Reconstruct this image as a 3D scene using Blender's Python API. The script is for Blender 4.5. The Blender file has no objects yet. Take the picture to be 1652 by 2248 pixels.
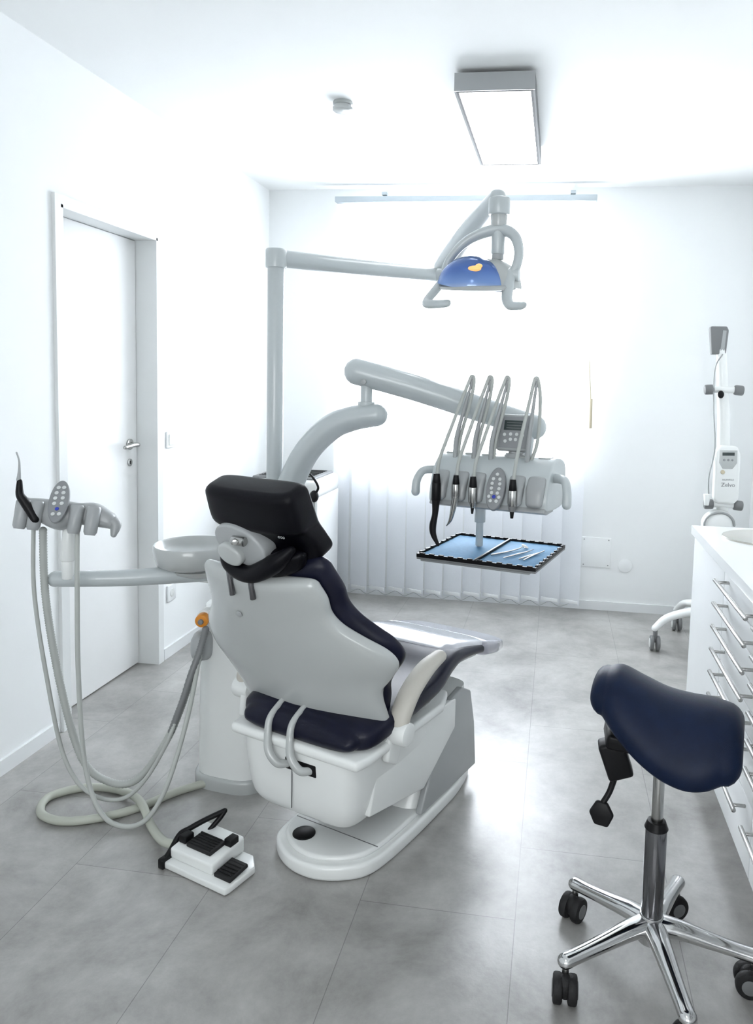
import bpy, bmesh, math, random
from mathutils import Vector, Matrix, Euler
random.seed(4)
sc = bpy.context.scene
try:
    sc.view_settings.view_transform = 'Standard'
    sc.view_settings.look = 'None'
except Exception:
    pass
rad = math.radians

# ------------------------------------------------------------------ materials
def mat(name, col, rough=.5, metal=0., coat=0., var=.03, scale=8., bump=0., bscale=200., spec=.5, sub=0., emis=None, estr=0.):
    m = bpy.data.materials.new(name); m.use_nodes = True
    nt = m.node_tree; b = nt.nodes['Principled BSDF']
    b.inputs['Roughness'].default_value = rough
    b.inputs['Metallic'].default_value = metal
    b.inputs['Coat Weight'].default_value = coat
    b.inputs['Coat Roughness'].default_value = .08
    b.inputs['Specular IOR Level'].default_value = spec
    tc = nt.nodes.new('ShaderNodeTexCoord')
    n = nt.nodes.new('ShaderNodeTexNoise'); n.inputs['Scale'].default_value = scale; n.inputs['Detail'].default_value = 4
    nt.links.new(tc.outputs['Object'], n.inputs['Vector'])
    r = nt.nodes.new('ShaderNodeValToRGB')
    r.color_ramp.elements[0].position = .3; r.color_ramp.elements[1].position = .7
    r.color_ramp.elements[0].color = (*[max(0, c*(1-var)) for c in col], 1)
    r.color_ramp.elements[1].color = (*[min(1, c*(1+var)) for c in col], 1)
    nt.links.new(n.outputs['Fac'], r.inputs['Fac']); nt.links.new(r.outputs['Color'], b.inputs['Base Color'])
    if bump:
        n2 = nt.nodes.new('ShaderNodeTexNoise'); n2.inputs['Scale'].default_value = bscale
        nt.links.new(tc.outputs['Object'], n2.inputs['Vector'])
        bp = nt.nodes.new('ShaderNodeBump'); bp.inputs['Strength'].default_value = bump; bp.inputs['Distance'].default_value = .001
        nt.links.new(n2.outputs['Fac'], bp.inputs['Height']); nt.links.new(bp.outputs['Normal'], b.inputs['Normal'])
    if emis:
        b.inputs['Emission Color'].default_value = (*emis, 1); b.inputs['Emission Strength'].default_value = estr
    return m

M_wall = mat('wall_paint', (.87, .89, .895), .85, var=.008, scale=3, bump=.15, bscale=300, spec=.2)
M_ceil = mat('ceiling_paint', (.88, .895, .895), .9, var=.008, scale=3, bump=.1, bscale=300, spec=.2)
M_trim = mat('white_trim', (.80, .82, .83), .35, var=.01)
M_door = mat('door_lacquer', (.88, .89, .89), .3, var=.01)
M_frame = mat('door_frame_paint', (.74, .76, .76), .4, var=.01)
M_white = mat('white_plastic', (.77, .79, .78), .28, coat=.3, var=.01)
M_shell = mat('shell_plastic', (.43, .45, .445), .25, coat=.6, var=.01)
M_rail = mat('rail_aluminium_paint', (.50, .56, .60), .4, var=.01)
M_grey = mat('light_grey_plastic', (.34, .355, .36), .35, coat=.2, var=.02)
M_arm = mat('arm_enamel', (.47, .51, .52), .3, coat=.4, var=.01)
M_mgrey = mat('mid_grey_plastic', (.17, .175, .18), .4, var=.02)
M_gasket = mat('diffuser_gasket', (.05, .052, .055), .6, var=.02, spec=.2)
M_profile = mat('lamp_side_profile', (.15, .155, .16), .6, var=.02, spec=.2)
M_navy = mat('navy_upholstery', (.005, .006, .018), .33, var=.15, scale=20, bump=.2, bscale=500, spec=.22)
M_black = mat('black_upholstery', (.002, .002, .004), .42, var=.15, scale=20, bump=.2, bscale=500, spec=.14)
M_seat = mat('saddle_leather', (.003, .009, .030), .40, var=.12, scale=30, bump=.4, bscale=700, spec=.18)
M_bplas = mat('black_plastic', (.005, .005, .006), .4, var=.1, spec=.2)
M_rub = mat('dark_rubber', (.014, .014, .015), .6, var=.1, bump=.4, bscale=300, spec=.3)
M_steel = mat('brushed_steel', (.44, .44, .43), .25, metal=1, var=.05)
M_chrome = mat('chrome', (.60, .60, .60), .1, metal=1, var=.02)
M_dchrome = mat('dark_chrome', (.18, .18, .19), .16, metal=1, var=.02)
M_beige = mat('armrest_pad', (.52, .50, .45), .5, var=.02)
M_hose = mat('hose_grey', (.42, .44, .42), .45, var=.03)
M_hose2 = mat('hose_cream', (.44, .46, .40), .45, var=.03)
M_cab = mat('cabinet_laminate', (.81, .83, .84), .3, var=.01)
M_counter = mat('counter_top', (.86, .88, .88), .2, coat=.3, var=.01)
M_sink = mat('sink_ceramic', (.48, .47, .43), .25, coat=.5, var=.02)
M_tray = mat('tray_mat_blue', (.12, .29, .48), .75, var=.06, scale=60)
M_panel = mat('button_panel_grey', (.24, .25, .26), .4, var=.02)
M_btn = mat('button_pale', (.60, .62, .62), .4, var=.02)
M_blue = mat('button_blue', (.02, .04, .4), .4, var=.02)
M_lcd = mat('lcd_display', (.03, .045, .045), .2, var=.1)
M_orange = mat('knob_orange', (.65, .24, .02), .4, var=.05)
M_cover = mat('foot_cover_film', (.36, .36, .41), .2, coat=.8, var=.06, scale=12)
M_film = mat('leg_film_glare_white', (.62, .63, .68), .12, coat=1.0, var=.16, scale=9)  # glare on the plastic film is painted in as whitish colour
M_kick = mat('toe_kick', (.45, .46, .47), .4, var=.02)
M_beigecord = mat('cord_beige', (.55, .49, .36), .6, var=.03)

# floor
M_floor = bpy.data.materials.new('floor_vinyl_tiles'); M_floor.use_nodes = True
nt = M_floor.node_tree; b = nt.nodes['Principled BSDF']; L = nt.links.new
tc = nt.nodes.new('ShaderNodeTexCoord'); sp = nt.nodes.new('ShaderNodeSeparateXYZ'); L(tc.outputs['Object'], sp.inputs[0])
a1 = nt.nodes.new('ShaderNodeMath'); a1.operation = 'ADD'; a1.inputs[1].default_value = -1.885+8.3
a2 = nt.nodes.new('ShaderNodeMath'); a2.operation = 'ADD'; a2.inputs[1].default_value = .055+8.4
L(sp.outputs['Y'], a1.inputs[0]); L(sp.outputs['X'], a2.inputs[0])
cb = nt.nodes.new('ShaderNodeCombineXYZ'); L(a1.outputs[0], cb.inputs[0]); L(a2.outputs[0], cb.inputs[1])
bk = nt.nodes.new('ShaderNodeTexBrick'); L(cb.outputs[0], bk.inputs['Vector'])
bk.inputs['Scale'].default_value = 1; bk.inputs['Brick Width'].default_value = .83; bk.inputs['Row Height'].default_value = .42
bk.inputs['Mortar Size'].default_value = .0012; bk.inputs['Mortar Smooth'].default_value = .2; bk.inputs['Bias'].default_value = 0
bk.offset = .62; bk.offset_frequency = 2
bk.inputs['Color1'].default_value = (.95, .95, .95, 1); bk.inputs['Color2'].default_value = (1.05, 1.05, 1.05, 1); bk.inputs['Mortar'].default_value = (.55, .55, .55, 1)
n1 = nt.nodes.new('ShaderNodeTexNoise'); n1.inputs['Scale'].default_value = 2.6; n1.inputs['Detail'].default_value = 12; n1.inputs['Roughness'].default_value = .74; n1.inputs['Distortion'].default_value = .2
L(tc.outputs['Object'], n1.inputs['Vector'])
rp = nt.nodes.new('ShaderNodeValToRGB'); rp.color_ramp.elements[0].position = .33; rp.color_ramp.elements[1].position = .70
rp.color_ramp.elements[0].color = (.21, .205, .195, 1); rp.color_ramp.elements[1].color = (.48, .475, .46, 1)
L(n1.outputs['Fac'], rp.inputs['Fac'])
mx = nt.nodes.new('ShaderNodeMix'); mx.data_type = 'RGBA'; mx.blend_type = 'MULTIPLY'; mx.inputs['Factor'].default_value = 1
L(rp.outputs['Color'], mx.inputs[6]); L(bk.outputs['Color'], mx.inputs[7]); L(mx.outputs[2], b.inputs['Base Color'])
n2 = nt.nodes.new('ShaderNodeTexNoise'); n2.inputs['Scale'].default_value = 90; n2.inputs['Detail'].default_value = 3
L(tc.outputs['Object'], n2.inputs['Vector'])
bp = nt.nodes.new('ShaderNodeBump'); bp.inputs['Strength'].default_value = .25; bp.inputs['Distance'].default_value = .001
L(n2.outputs['Fac'], bp.inputs['Height']); L(bp.outputs['Normal'], b.inputs['Normal'])
b.inputs['Roughness'].default_value = .30; b.inputs['Specular IOR Level'].default_value = 1.0

# blind fabric (translucent)
M_blind = bpy.data.materials.new('blind_fabric'); M_blind.use_nodes = True
nt = M_blind.node_tree; nt.nodes.clear(); L = nt.links.new
o = nt.nodes.new('ShaderNodeOutputMaterial'); mxs = nt.nodes.new('ShaderNodeMixShader'); mxs.inputs[0].default_value = .5
d = nt.nodes.new('ShaderNodeBsdfDiffuse'); t = nt.nodes.new('ShaderNodeBsdfTranslucent')
w = nt.nodes.new('ShaderNodeTexNoise'); w.inputs['Scale'].default_value = 400
tc = nt.nodes.new('ShaderNodeTexCoord'); L(tc.outputs['Object'], w.inputs['Vector'])
r = nt.nodes.new('ShaderNodeValToRGB'); r.color_ramp.elements[0].color = (.84, .86, .90, 1); r.color_ramp.elements[1].color = (.92, .94, .97, 1)
L(w.outputs['Fac'], r.inputs[0]); L(r.outputs[0], d.inputs[0]); L(r.outputs[0], t.inputs[0])
L(d.outputs[0], mxs.inputs[1]); L(t.outputs[0], mxs.inputs[2]); L(mxs.outputs[0], o.inputs[0])

M_emit = mat('lamp_diffuser', (.9, .9, .9), .5, emis=(.98, .99, 1), estr=6.0)
M_glass = bpy.data.materials.new('window_glass'); M_glass.use_nodes = True
nt = M_glass.node_tree; nt.nodes.clear(); L = nt.links.new
o = nt.nodes.new('ShaderNodeOutputMaterial'); mxs = nt.nodes.new('ShaderNodeMixShader'); mxs.inputs[0].default_value = .06
t = nt.nodes.new('ShaderNodeBsdfTransparent'); g = nt.nodes.new('ShaderNodeBsdfGlossy'); g.inputs['Roughness'].default_value = .02
L(t.outputs[0], mxs.inputs[1]); L(g.outputs[0], mxs.inputs[2]); L(mxs.outputs[0], o.inputs[0])
M_dich = bpy.data.materials.new('dichroic_reflector'); M_dich.use_nodes = True
nt = M_dich.node_tree; b = nt.nodes['Principled BSDF']; L = nt.links.new
sp = nt.nodes.new('ShaderNodeSeparateXYZ')
tcg = nt.nodes.new('ShaderNodeTexCoord'); L(tcg.outputs['Generated'], sp.inputs[0])
r = nt.nodes.new('ShaderNodeValToRGB'); e = r.color_ramp.elements
e[0].position = .0; e[0].color = (.45, .52, .65, 1); e[1].position = 1; e[1].color = (.06, .13, .32, 1)
k = e.new(.22); k.color = (.18, .30, .60, 1); k = e.new(.6); k.color = (.06, .14, .42, 1)
L(sp.outputs['Z'], r.inputs[0]); L(r.outputs[0], b.inputs['Base Color'])
b.inputs['Roughness'].default_value = .15; b.inputs['Metallic'].default_value = .2
M_warm = mat('painted_orange_glint', (.8, .45, .15), .4, emis=(1, .55, .2), estr=.6)  # orange reflection painted as a weakly glowing colour

# ------------------------------------------------------------------ builders
CUR = None; INV = Matrix.Identity(4); XF = Matrix.Identity(4)
def group(name, loc, rz=0., local=False):
    global CUR, INV, XF
    e = bpy.data.objects.new(name, None); e.empty_display_size = .1
    e.location = loc; e.rotation_euler = (0, 0, rz)
    bpy.context.collection.objects.link(e)
    Mx = Matrix.Translation(Vector(loc)) @ Matrix.Rotation(rz, 4, 'Z')
    CUR = e; INV = Mx.inverted(); XF = Mx.copy() if local else Matrix.Identity(4)
    return e
def nogroup():
    global CUR, INV, XF
    CUR = None; INV = Matrix.Identity(4); XF = Matrix.Identity(4)

def finish(name, verts, faces, m, smooth=True, bevel=0., seg=3, M=None, ang=38):
    me = bpy.data.meshes.new(name)
    T = INV @ XF @ (M if M is not None else Matrix.Identity(4))
    bm = bmesh.new()
    vs = [bm.verts.new(Vector(v)) for v in verts]
    for f in faces:
        try: bm.faces.new([vs[i] for i in f])
        except ValueError: pass
    bmesh.ops.remove_doubles(bm, verts=bm.verts[:], dist=1e-6)
    bmesh.ops.recalc_face_normals(bm, faces=bm.faces[:])
    if bevel > 0:
        es = [e for e in bm.edges if len(e.link_faces) == 2 and e.calc_face_angle(0) > rad(30)]
        if es: bmesh.ops.bevel(bm, geom=es, offset=bevel, segments=seg, profile=.5, affect='EDGES', clamp_overlap=True)
    bm.transform(T)
    bm.to_mesh(me); bm.free()
    if smooth:
        me.shade_smooth()
        try: me.set_sharp_from_angle(angle=rad(ang))
        except Exception: pass
    me.materials.append(m)
    ob = bpy.data.objects.new(name, me); bpy.context.collection.objects.link(ob)
    if CUR: ob.parent = CUR
    return ob

BF = [(0,1,2,3),(7,6,5,4),(0,4,5,1),(1,5,6,2),(2,6,7,3),(3,7,4,0)]
def bverts(x0,x1,y0,y1,z0,z1):
    return [(x0,y0,z0),(x1,y0,z0),(x1,y1,z0),(x0,y1,z0),(x0,y0,z1),(x1,y0,z1),(x1,y1,z1),(x0,y1,z1)]
def boxr(name, x0,x1,y0,y1,z0,z1, m, bevel=.003, M=None, seg=3):
    return finish(name, bverts(x0,x1,y0,y1,z0,z1), BF, m, bevel=bevel, M=M, seg=seg)
def box(name, c, s, m, bevel=.003, rot=None):
    M = Matrix.Translation(Vector(c)) @ (Euler(rot).to_matrix().to_4x4() if rot else Matrix.Identity(4))
    return boxr(name, -s[0]/2,s[0]/2,-s[1]/2,s[1]/2,-s[2]/2,s[2]/2, m, bevel, M)
def boxes(name, lst, m):
    V=[];Fc=[]
    for b_ in lst:
        k=len(V); V+=bverts(*b_); Fc+=[tuple(i+k for i in f) for f in BF]
    me = bpy.data.meshes.new(name); T = INV@XF
    me.from_pydata([T@Vector(v) for v in V],[],Fc); me.update()
    bm=bmesh.new(); bm.from_mesh(me); bmesh.ops.recalc_face_normals(bm,faces=bm.faces[:]); bm.to_mesh(me); bm.free()
    me.materials.append(m)
    ob=bpy.data.objects.new(name,me); bpy.context.collection.objects.link(ob)
    if CUR: ob.parent=CUR
    return ob
def frame(axis):
    z = Vector(axis).normalized(); x = Vector((0,0,1)).cross(z)
    if x.length < 1e-4: x = Vector((1,0,0))
    x.normalize(); return x, z.cross(x), z
def lathe(name, prof, m, base=(0,0,0), axis=(0,0,1), seg=40, sx=1., sy=1., ang=38):
    x,y,z = frame(axis)
    if Vector(axis).normalized().z > .999: x,y = Vector((1,0,0)),Vector((0,1,0))
    V=[];F_=[]; o=Vector(base)
    for (r,h) in prof:
        for i in range(seg):
            a=2*math.pi*i/seg; V.append(o+x*(r*sx*math.cos(a))+y*(r*sy*math.sin(a))+z*h)
    for j in range(len(prof)-1):
        for i in range(seg):
            F_.append((j*seg+i, j*seg+(i+1)%seg,(j+1)*seg+(i+1)%seg,(j+1)*seg+i))
    F_.append(tuple(range(seg))[::-1]); F_.append(tuple((len(prof)-1)*seg+i for i in range(seg)))
    return finish(name,V,F_,m,ang=ang)
def cyl(name,p0,p1,r,m,r1=None,seg=32,bev=.002):
    p0=Vector(p0);p1=Vector(p1);h=(p1-p0).length; r1=r if r1 is None else r1
    bev=min(bev,r*.45,r1*.45,h*.4)
    return lathe(name,[(r-bev,0),(r-bev*.3,bev*.3),(r,bev),(r1,h-bev),(r1-bev*.3,h-bev*.3),(r1-bev,h)],m,p0,p1-p0,seg)
def cat(P, sub=8, closed=False):
    P=[tuple(map(float,p)) for p in P]; n=len(P); out=[]
    rng = range(n) if closed else range(n-1)
    for i in rng:
        g=lambda k: P[k%n] if closed else P[max(0,min(n-1,k))]
        a,b_,c,d_=g(i-1),g(i),g(i+1),g(i+2)
        for s in range(sub):
            t=s/sub
            out.append(tuple(.5*((2*q1)+(-q0+q2)*t+(2*q0-5*q1+4*q2-q3)*t*t+(-q0+3*q1-3*q2+q3)*t**3) for q0,q1,q2,q3 in zip(a,b_,c,d_)))
    if not closed: out.append(P[-1])
    return out
def sweep(name, pts, r, m, seg=14, sub=8, rnd=True, flat=1., smooth=True, ribs=0):
    """tube along a spline; r scalar or list; flat = vertical squash"""
    rs = r if isinstance(r,(list,tuple)) else [r]*len(pts)
    Q = [(*p,q) for p,q in zip(pts,rs)]
    Q = cat(Q,sub) if smooth else Q
    C=[Vector(q[:3]) for q in Q]; R_=[q[3] for q in Q]
    n=len(C); T=[(C[min(i+1,n-1)]-C[max(i-1,0)]).normalized() for i in range(n)]
    if ribs:
        C2=[];R2=[];T2=[]
        for i in range(n-1):
            k=max(1,int((C[i+1]-C[i]).length/ribs))
            for j in range(k):
                t=j/k; C2.append(C[i].lerp(C[i+1],t)); R2.append(R_[i]*(1.0 if (len(C2)%2) else .86)); T2.append(T[i].lerp(T[i+1],t).normalized())
        C,R_,T=C2,R2,T2; n=len(C)
    x=frame(T[0])[0]; V=[];F_=[]; rings=[]
    for i in range(n):
        x=(x-T[i]*x.dot(T[i])).normalized(); y=T[i].cross(x)
        rings.append((C[i],x.copy(),y,R_[i],T[i]))
    if rnd:
        c,x0,y0,r0,t0=rings[0]; st=[(c-t0*r0*math.sin(a),x0,y0,max(r0*math.cos(a),1e-4),t0) for a in (rad(85),rad(60),rad(35),rad(15))]
        c,x1,y1,r1,t1=rings[-1]; en=[(c+t1*r1*math.sin(a),x1,y1,max(r1*math.cos(a),1e-4),t1) for a in (rad(15),rad(35),rad(60),rad(85))]
        rings=st+rings+en
    for c,x_,y_,rr,_ in rings:
        for k in range(seg):
            a=2*math.pi*k/seg; V.append(c+x_*(rr*math.cos(a))+y_*(rr*flat*math.sin(a)))
    for i in range(len(rings)-1):
        for k in range(seg):
            F_.append((i*seg+k,i*seg+(k+1)%seg,(i+1)*seg+(k+1)%seg,(i+1)*seg+k))
    F_.append(tuple(range(seg))[::-1]); F_.append(tuple((len(rings)-1)*seg+k for k in range(seg)))
    return finish(name,V,F_,m,ang=60 if not ribs else 180)
def loft(name, secs, m, n=40, p=3., sub=5, rnd=True, ang=60, M=None, rx=None):
    """secs: (cx,cy,cz, ux,uy,uz(right), vx,vy,vz(up), hw, ht, bend)"""
    Q=cat(secs,sub) if sub>1 else [tuple(map(float,s)) for s in secs]
    V=[];F_=[]; rings=[]
    for q in Q:
        rings.append([Vector(q[0:3]),Vector(q[3:6]).normalized(),Vector(q[6:9]).normalized(),q[9],q[10],q[11]])
    if rnd:
        def capr(r0,r1):
            d_=(r0[0]-r1[0]).normalized(); th=min(r0[4],r0[3])*(rx or 1.)
            return [[r0[0]+d_*th*math.sin(a),r0[1],r0[2],r0[3]-(1-math.cos(a))*th,max(r0[4]-(1-math.cos(a))*th if rx else r0[4]*(math.cos(a)),1e-4),r0[5]] for a in (rad(20),rad(40),rad(60),rad(75),rad(87))]
        rings=capr(rings[0],rings[1])[::-1]+rings+capr(rings[-1],rings[-2])
    for c,u,v,hw,ht,bd in rings:
        for k in range(n):
            a=2*math.pi*k/n; ca,sa=math.cos(a),math.sin(a)
            X=hw*math.copysign(abs(ca)**(2/p),ca); Y=ht*math.copysign(abs(sa)**(2/p),sa)
            V.append(c+u*X+v*(Y+bd*X*X))
    for i in range(len(rings)-1):
        for k in range(n):
            F_.append((i*n+k,i*n+(k+1)%n,(i+1)*n+(k+1)%n,(i+1)*n+k))
    F_.append(tuple(range(n))[::-1]); F_.append(tuple((len(rings)-1)*n+k for k in range(n)))
    return finish(name,V,F_,m,ang=ang,M=M)
def prism(name, pts, h0, h1, m, M=None, bevel=.003, smooth_outline=0, seg=3):
    P=cat(pts,smooth_outline,True) if smooth_outline else pts
    n=len(P); V=[(p[0],p[1],h0) for p in P]+[(p[0],p[1],h1) for p in P]
    F_=[tuple(range(n))[::-1],tuple(range(n,2*n))]+[(i,(i+1)%n,n+(i+1)%n,n+i) for i in range(n)]
    return finish(name,V,F_,m,bevel=bevel,M=M,seg=seg)
def ell(name,c,r,m,rot=None,cut=None,seg=32):
    V=[];F_=[]; rings=20; lo=-90 if cut is None else cut
    for j in range(rings+1):
        ph=rad(lo+(90-lo)*j/rings)
        for i in range(seg):
            a=2*math.pi*i/seg; V.append((r[0]*math.cos(ph)*math.cos(a),r[1]*math.cos(ph)*math.sin(a),r[2]*math.sin(ph)))
    for j in range(rings):
        for i in range(seg): F_.append((j*seg+i,j*seg+(i+1)%seg,(j+1)*seg+(i+1)%seg,(j+1)*seg+i))
    if cut is not None: F_.append(tuple(range(seg))[::-1])
    M=Matrix.Translation(Vector(c)) @ (Euler(rot).to_matrix().to_4x4() if rot else Matrix.Identity(4))
    return finish(name,V,F_,m,M=M)
def basis(o,x,y):
    x=Vector(x).normalized(); y=Vector(y); z=x.cross(y).normalized(); y=z.cross(x)
    M=Matrix.Identity(4)
    for i,vv in enumerate((x,y,z,Vector(o))):
        for j in range(3): M[j][i]=vv[j]
    return M
def text(name, body, size, M, m):
    cu=bpy.data.curves.new(name,'FONT'); cu.body=body; cu.size=size; cu.extrude=.0003; cu.align_x='CENTER'; cu.align_y='CENTER'
    cu.materials.append(m); ob=bpy.data.objects.new(name,cu); bpy.context.collection.objects.link(ob)
    if CUR: ob.parent=CUR
    ob.matrix_local=INV@XF@M
    return ob
circ16=[i*math.pi/8 for i in range(16)]

# ------------------------------------------------------------------ room shell
XL,XR,YB,YF,HC = -1.869,1.18,4.72,-1.7,2.589
DY0,DY1,DZ = 2.635,3.325,2.03     # door opening
WX0,WX1,WZ0,WZ1 = -1.27,.08,.92,2.40
nogroup()
boxes('floor',[(XL-.16,XR+.16,YF-.2,YB+.2,-.1,0)],M_floor)
boxes('ceiling',[(XL-.16,XR+.16,YF-.2,YB+.2,HC,HC+.1)],M_ceil)
boxes('wall_left',[(XL-.16,XL,YF-.2,DY0,0,HC),(XL-.16,XL,DY1,YB+.2,0,HC),(XL-.16,XL,DY0,DY1,DZ,HC)],M_wall)
boxes('wall_right',[(XR,XR+.16,YF-.2,YB+.2,0,HC)],M_wall)
boxes('wall_back',[(XL,WX0,YB,YB+.2,0,HC),(WX1,XR,YB,YB+.2,0,HC),(WX0,WX1,YB,YB+.2,0,WZ0),(WX0,WX1,YB,YB+.2,WZ1,HC)],M_wall)
RX0,RX1=-1.4,.7
boxes('wall_front',[(XL,RX0,YF-.2,YF,0,HC),(RX1,XR,YF-.2,YF,0,HC),(RX0,RX1,YF-.2,YF,0,.9),(RX0,RX1,YF-.2,YF,2.3,HC)],M_wall)
boxes('baseboard_back',[(XL,XR,YB-.012,YB,0,.055)],M_trim)
boxes('baseboard_left',[(XL,XL+.012,YF,DY0-.06,0,.055),(XL,XL+.012,DY1+.045,YB-.012,0,.055)],M_trim)
boxes('baseboard_right',[(XR-.012,XR,3.05,YB-.012,0,.055)],M_trim)

def window(name,x0,x1,z0,z1,y0,y1):
    group(name,((x0+x1)/2,(y0+y1)/2,z0))
    f=.05; xm=(x0+x1)/2
    boxes('window_frame',[(x0,x1,y0,y1,z0,z0+f),(x0,x1,y0,y1,z1-f,z1),(x0,x0+f,y0,y1,z0+f,z1-f),(x1-f,x1,y0,y1,z0+f,z1-f),(xm-f*.8,xm+f*.8,y0,y1,z0+f,z1-f)],M_trim)
    ym=(y0+y1)/2
    boxes('glass_pane',[(x0+f,xm-f*.8,ym-.003,ym+.003,z0+f,z1-f),(xm+f*.8,x1-f,ym-.003,ym+.003,z0+f,z1-f)],M_glass)
window('window_1',WX0,WX1,WZ0,WZ1,YB+.10,YB+.16)
window('added_fill_window',RX0,RX1,.9,2.3,YF-.16,YF-.10)  # unseen window behind the camera, added for fill light

# door
group('door_1',(XL,(DY0+DY1)/2,0))
c=.035
boxes('door_frame',[(XL-.12,XL+.014,DY0,DY0+.012,0,DZ),(XL-.12,XL+.014,DY1-.012,DY1,0,DZ),(XL-.12,XL+.014,DY0,DY1,DZ-.012,DZ),
   (XL,XL+.014,DY0-c,DY0,0,DZ+c),(XL,XL+.014,DY1,DY1+c,0,DZ+c),(XL,XL+.014,DY0,DY1,DZ,DZ+c)],M_frame)
boxr('door_leaf',XL-.13,XL-.09,DY0+.014,DY1-.014,.006,DZ-.014,M_door,.003)
hx=XL-.09
cyl('handle_rosette',(hx,3.245,1.075),(hx+.008,3.245,1.075),.026,M_steel)
sweep('door_handle',[(hx,3.245,1.075),(hx+.035,3.245,1.075),(hx+.052,3.23,1.076),(hx+.056,3.19,1.078),(hx+.056,3.12,1.072)],[.010,.010,.011,.011,.009],M_steel)
cyl('key_rosette',(hx,3.245,.99),(hx+.006,3.245,.99),.018,M_steel)
box('keyhole',(hx+.006,3.245,.99),(.003,.007,.016),M_bplas,.001)
group('light_switch',(XL,3.45,1.085))
box('switch_plate',(XL+.005,3.45,1.085),(.01,.08,.08),M_trim,.003); box('rocker',(XL+.012,3.45,1.085),(.006,.055,.055),M_white,.002,rot=(0,rad(4),0))
group('wall_socket',(XL,3.45,.32))
box('socket_plate',(XL+.005,3.45,.32),(.01,.08,.08),M_trim,.003); cyl('socket_well',(XL+.008,3.45,.32),(XL+.012,3.45,.32),.021,M_white)
group('wall_cover_plate',(.28,YB,.365))
box('cover_plate',(.28,YB-.004,.365),(.18,.008,.19),M_wall,.006)
for i,(x_,z_) in enumerate(((.205,.285),(.355,.285),(.205,.445),(.355,.445))): cyl('screw_%d'%i,(x_,YB-.008,z_),(x_,YB-.011,z_),.004,M_grey)
group('round_wall_cap',(.46,YB,.29))
cyl('cap',(.46,YB,.29),(.46,YB-.008,.29),.043,M_wall,bev=.004)

# vertical blinds
group('vertical_blinds',(-.6,YB-.09,2.5))
boxr('head_rail',-1.40,.19,YB-.115,YB-.065,2.485,2.52,M_rail,.004)
for i,x_ in enumerate((-1.09,.05)): box('rail_bracket_%d'%i,(x_,YB-.06,2.535),(.03,.11,.02),M_rail,.003)
V=[];F_=[];chain=[]
ns=13; sp_=1.585/ns; hwid=.064
for i in range(ns):
    xc=-1.40+sp_*(i+.5); an=rad(-20+random.uniform(-3,3)); k=len(V); zb=.045+random.uniform(-.003,.003)
    for j in range(5):
        t_=-1+j*.5; dx=hwid*t_*math.cos(an); dy=hwid*t_*math.sin(an)+.004*(1-t_*t_)
        for z_ in (zb,2.483): V.append((xc+dx,YB-.09+dy,z_))
    for j in range(4): F_.append((k+2*j,k+2*j+2,k+2*j+3,k+2*j+1))
    chain.append((xc,YB-.09,zb+.01))
sl=finish('slats',V,F_,M_blind)
pts=[]
for a_,b_ in zip(chain[:-1],chain[1:]):
    pts+= [a_,((a_[0]+b_[0])/2,a_[1]-.02,a_[2]-.022)]
pts.append(chain[-1]); sweep('bottom_chain',pts,.0014,M_grey,seg=6,sub=4)
for i,a_ in enumerate(chain): box('slat_weight_%d'%i,(a_[0],a_[1]-.002,a_[2]+.012),(.11,.004,.022),M_trim,.001,rot=(0,0,rad(-20)))
sweep('pull_cord',[(.175,YB-.09,2.48),(.178,YB-.07,2.0),(.185,YB-.06,1.6),(.205,YB-.06,1.30)],.004,M_beigecord,seg=8)
cyl('cord_weight',(.205,YB-.06,1.32),(.208,YB-.06,1.14),.011,M_beigecord)

# ceiling lamps (the second is an unseen copy added for fill)
def ceil_lamp(x0,x1,y0,y1):
    group('ceiling_light_panel',((x0+x1)/2,(y0+y1)/2,HC))
    z0,z1=2.505,2.572; t_=.008; g_=.008
    boxes('lamp_end_caps',[(x0,x1,y0,y0+t_,z0,z1),(x0,x1,y1-t_,y1,z0,z1)],M_grey)
    boxes('lamp_side_profiles',[(x0,x0+t_,y0+t_,y1-t_,z0,z1),(x1-t_,x1,y0+t_,y1-t_,z0,z1),(x0+t_,x1-t_,y0+t_,y1-t_,z1-.01,z1)],M_profile)
    a,b2,c2,d2=x0+t_,x1-t_,y0+t_,y1-t_
    boxes('diffuser_gasket',[(a+g_,b2-g_,c2,c2+g_,z0-.001,z0+.01),(a+g_,b2-g_,d2-g_,d2,z0-.001,z0+.01),(a,a+g_,c2,d2,z0-.001,z0+.01),(b2-g_,b2,c2,d2,z0-.001,z0+.01)],M_gasket)
    boxr('lamp_diffuser',a+g_,b2-g_,c2+g_,d2-g_,z0+.001,z0+.008,M_emit,0)
    for i,yy in enumerate((y0+.2,y1-.2)): box('lamp_spacer_%d'%i,((x0+x1)/2,yy,(z1+HC)/2),(.15,.05,HC-z1),M_grey,.001)
ceil_lamp(-.43,-.125,2.93,3.93)
ceil_lamp(-.43,-.125,-.2,.8)  # unseen fixture over the camera, added to brighten the near floor
group('smoke_detector',(-.955,3.24,HC))
lathe('detector_body',[(.040,0),(.042,.004),(.042,.014),(.036,.016),(.036,.024),(.043,.026),(.043,.036),(.036,.042),(.01,.044)],M_shell,(-.955,3.24,HC),(0,0,-1))

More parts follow.
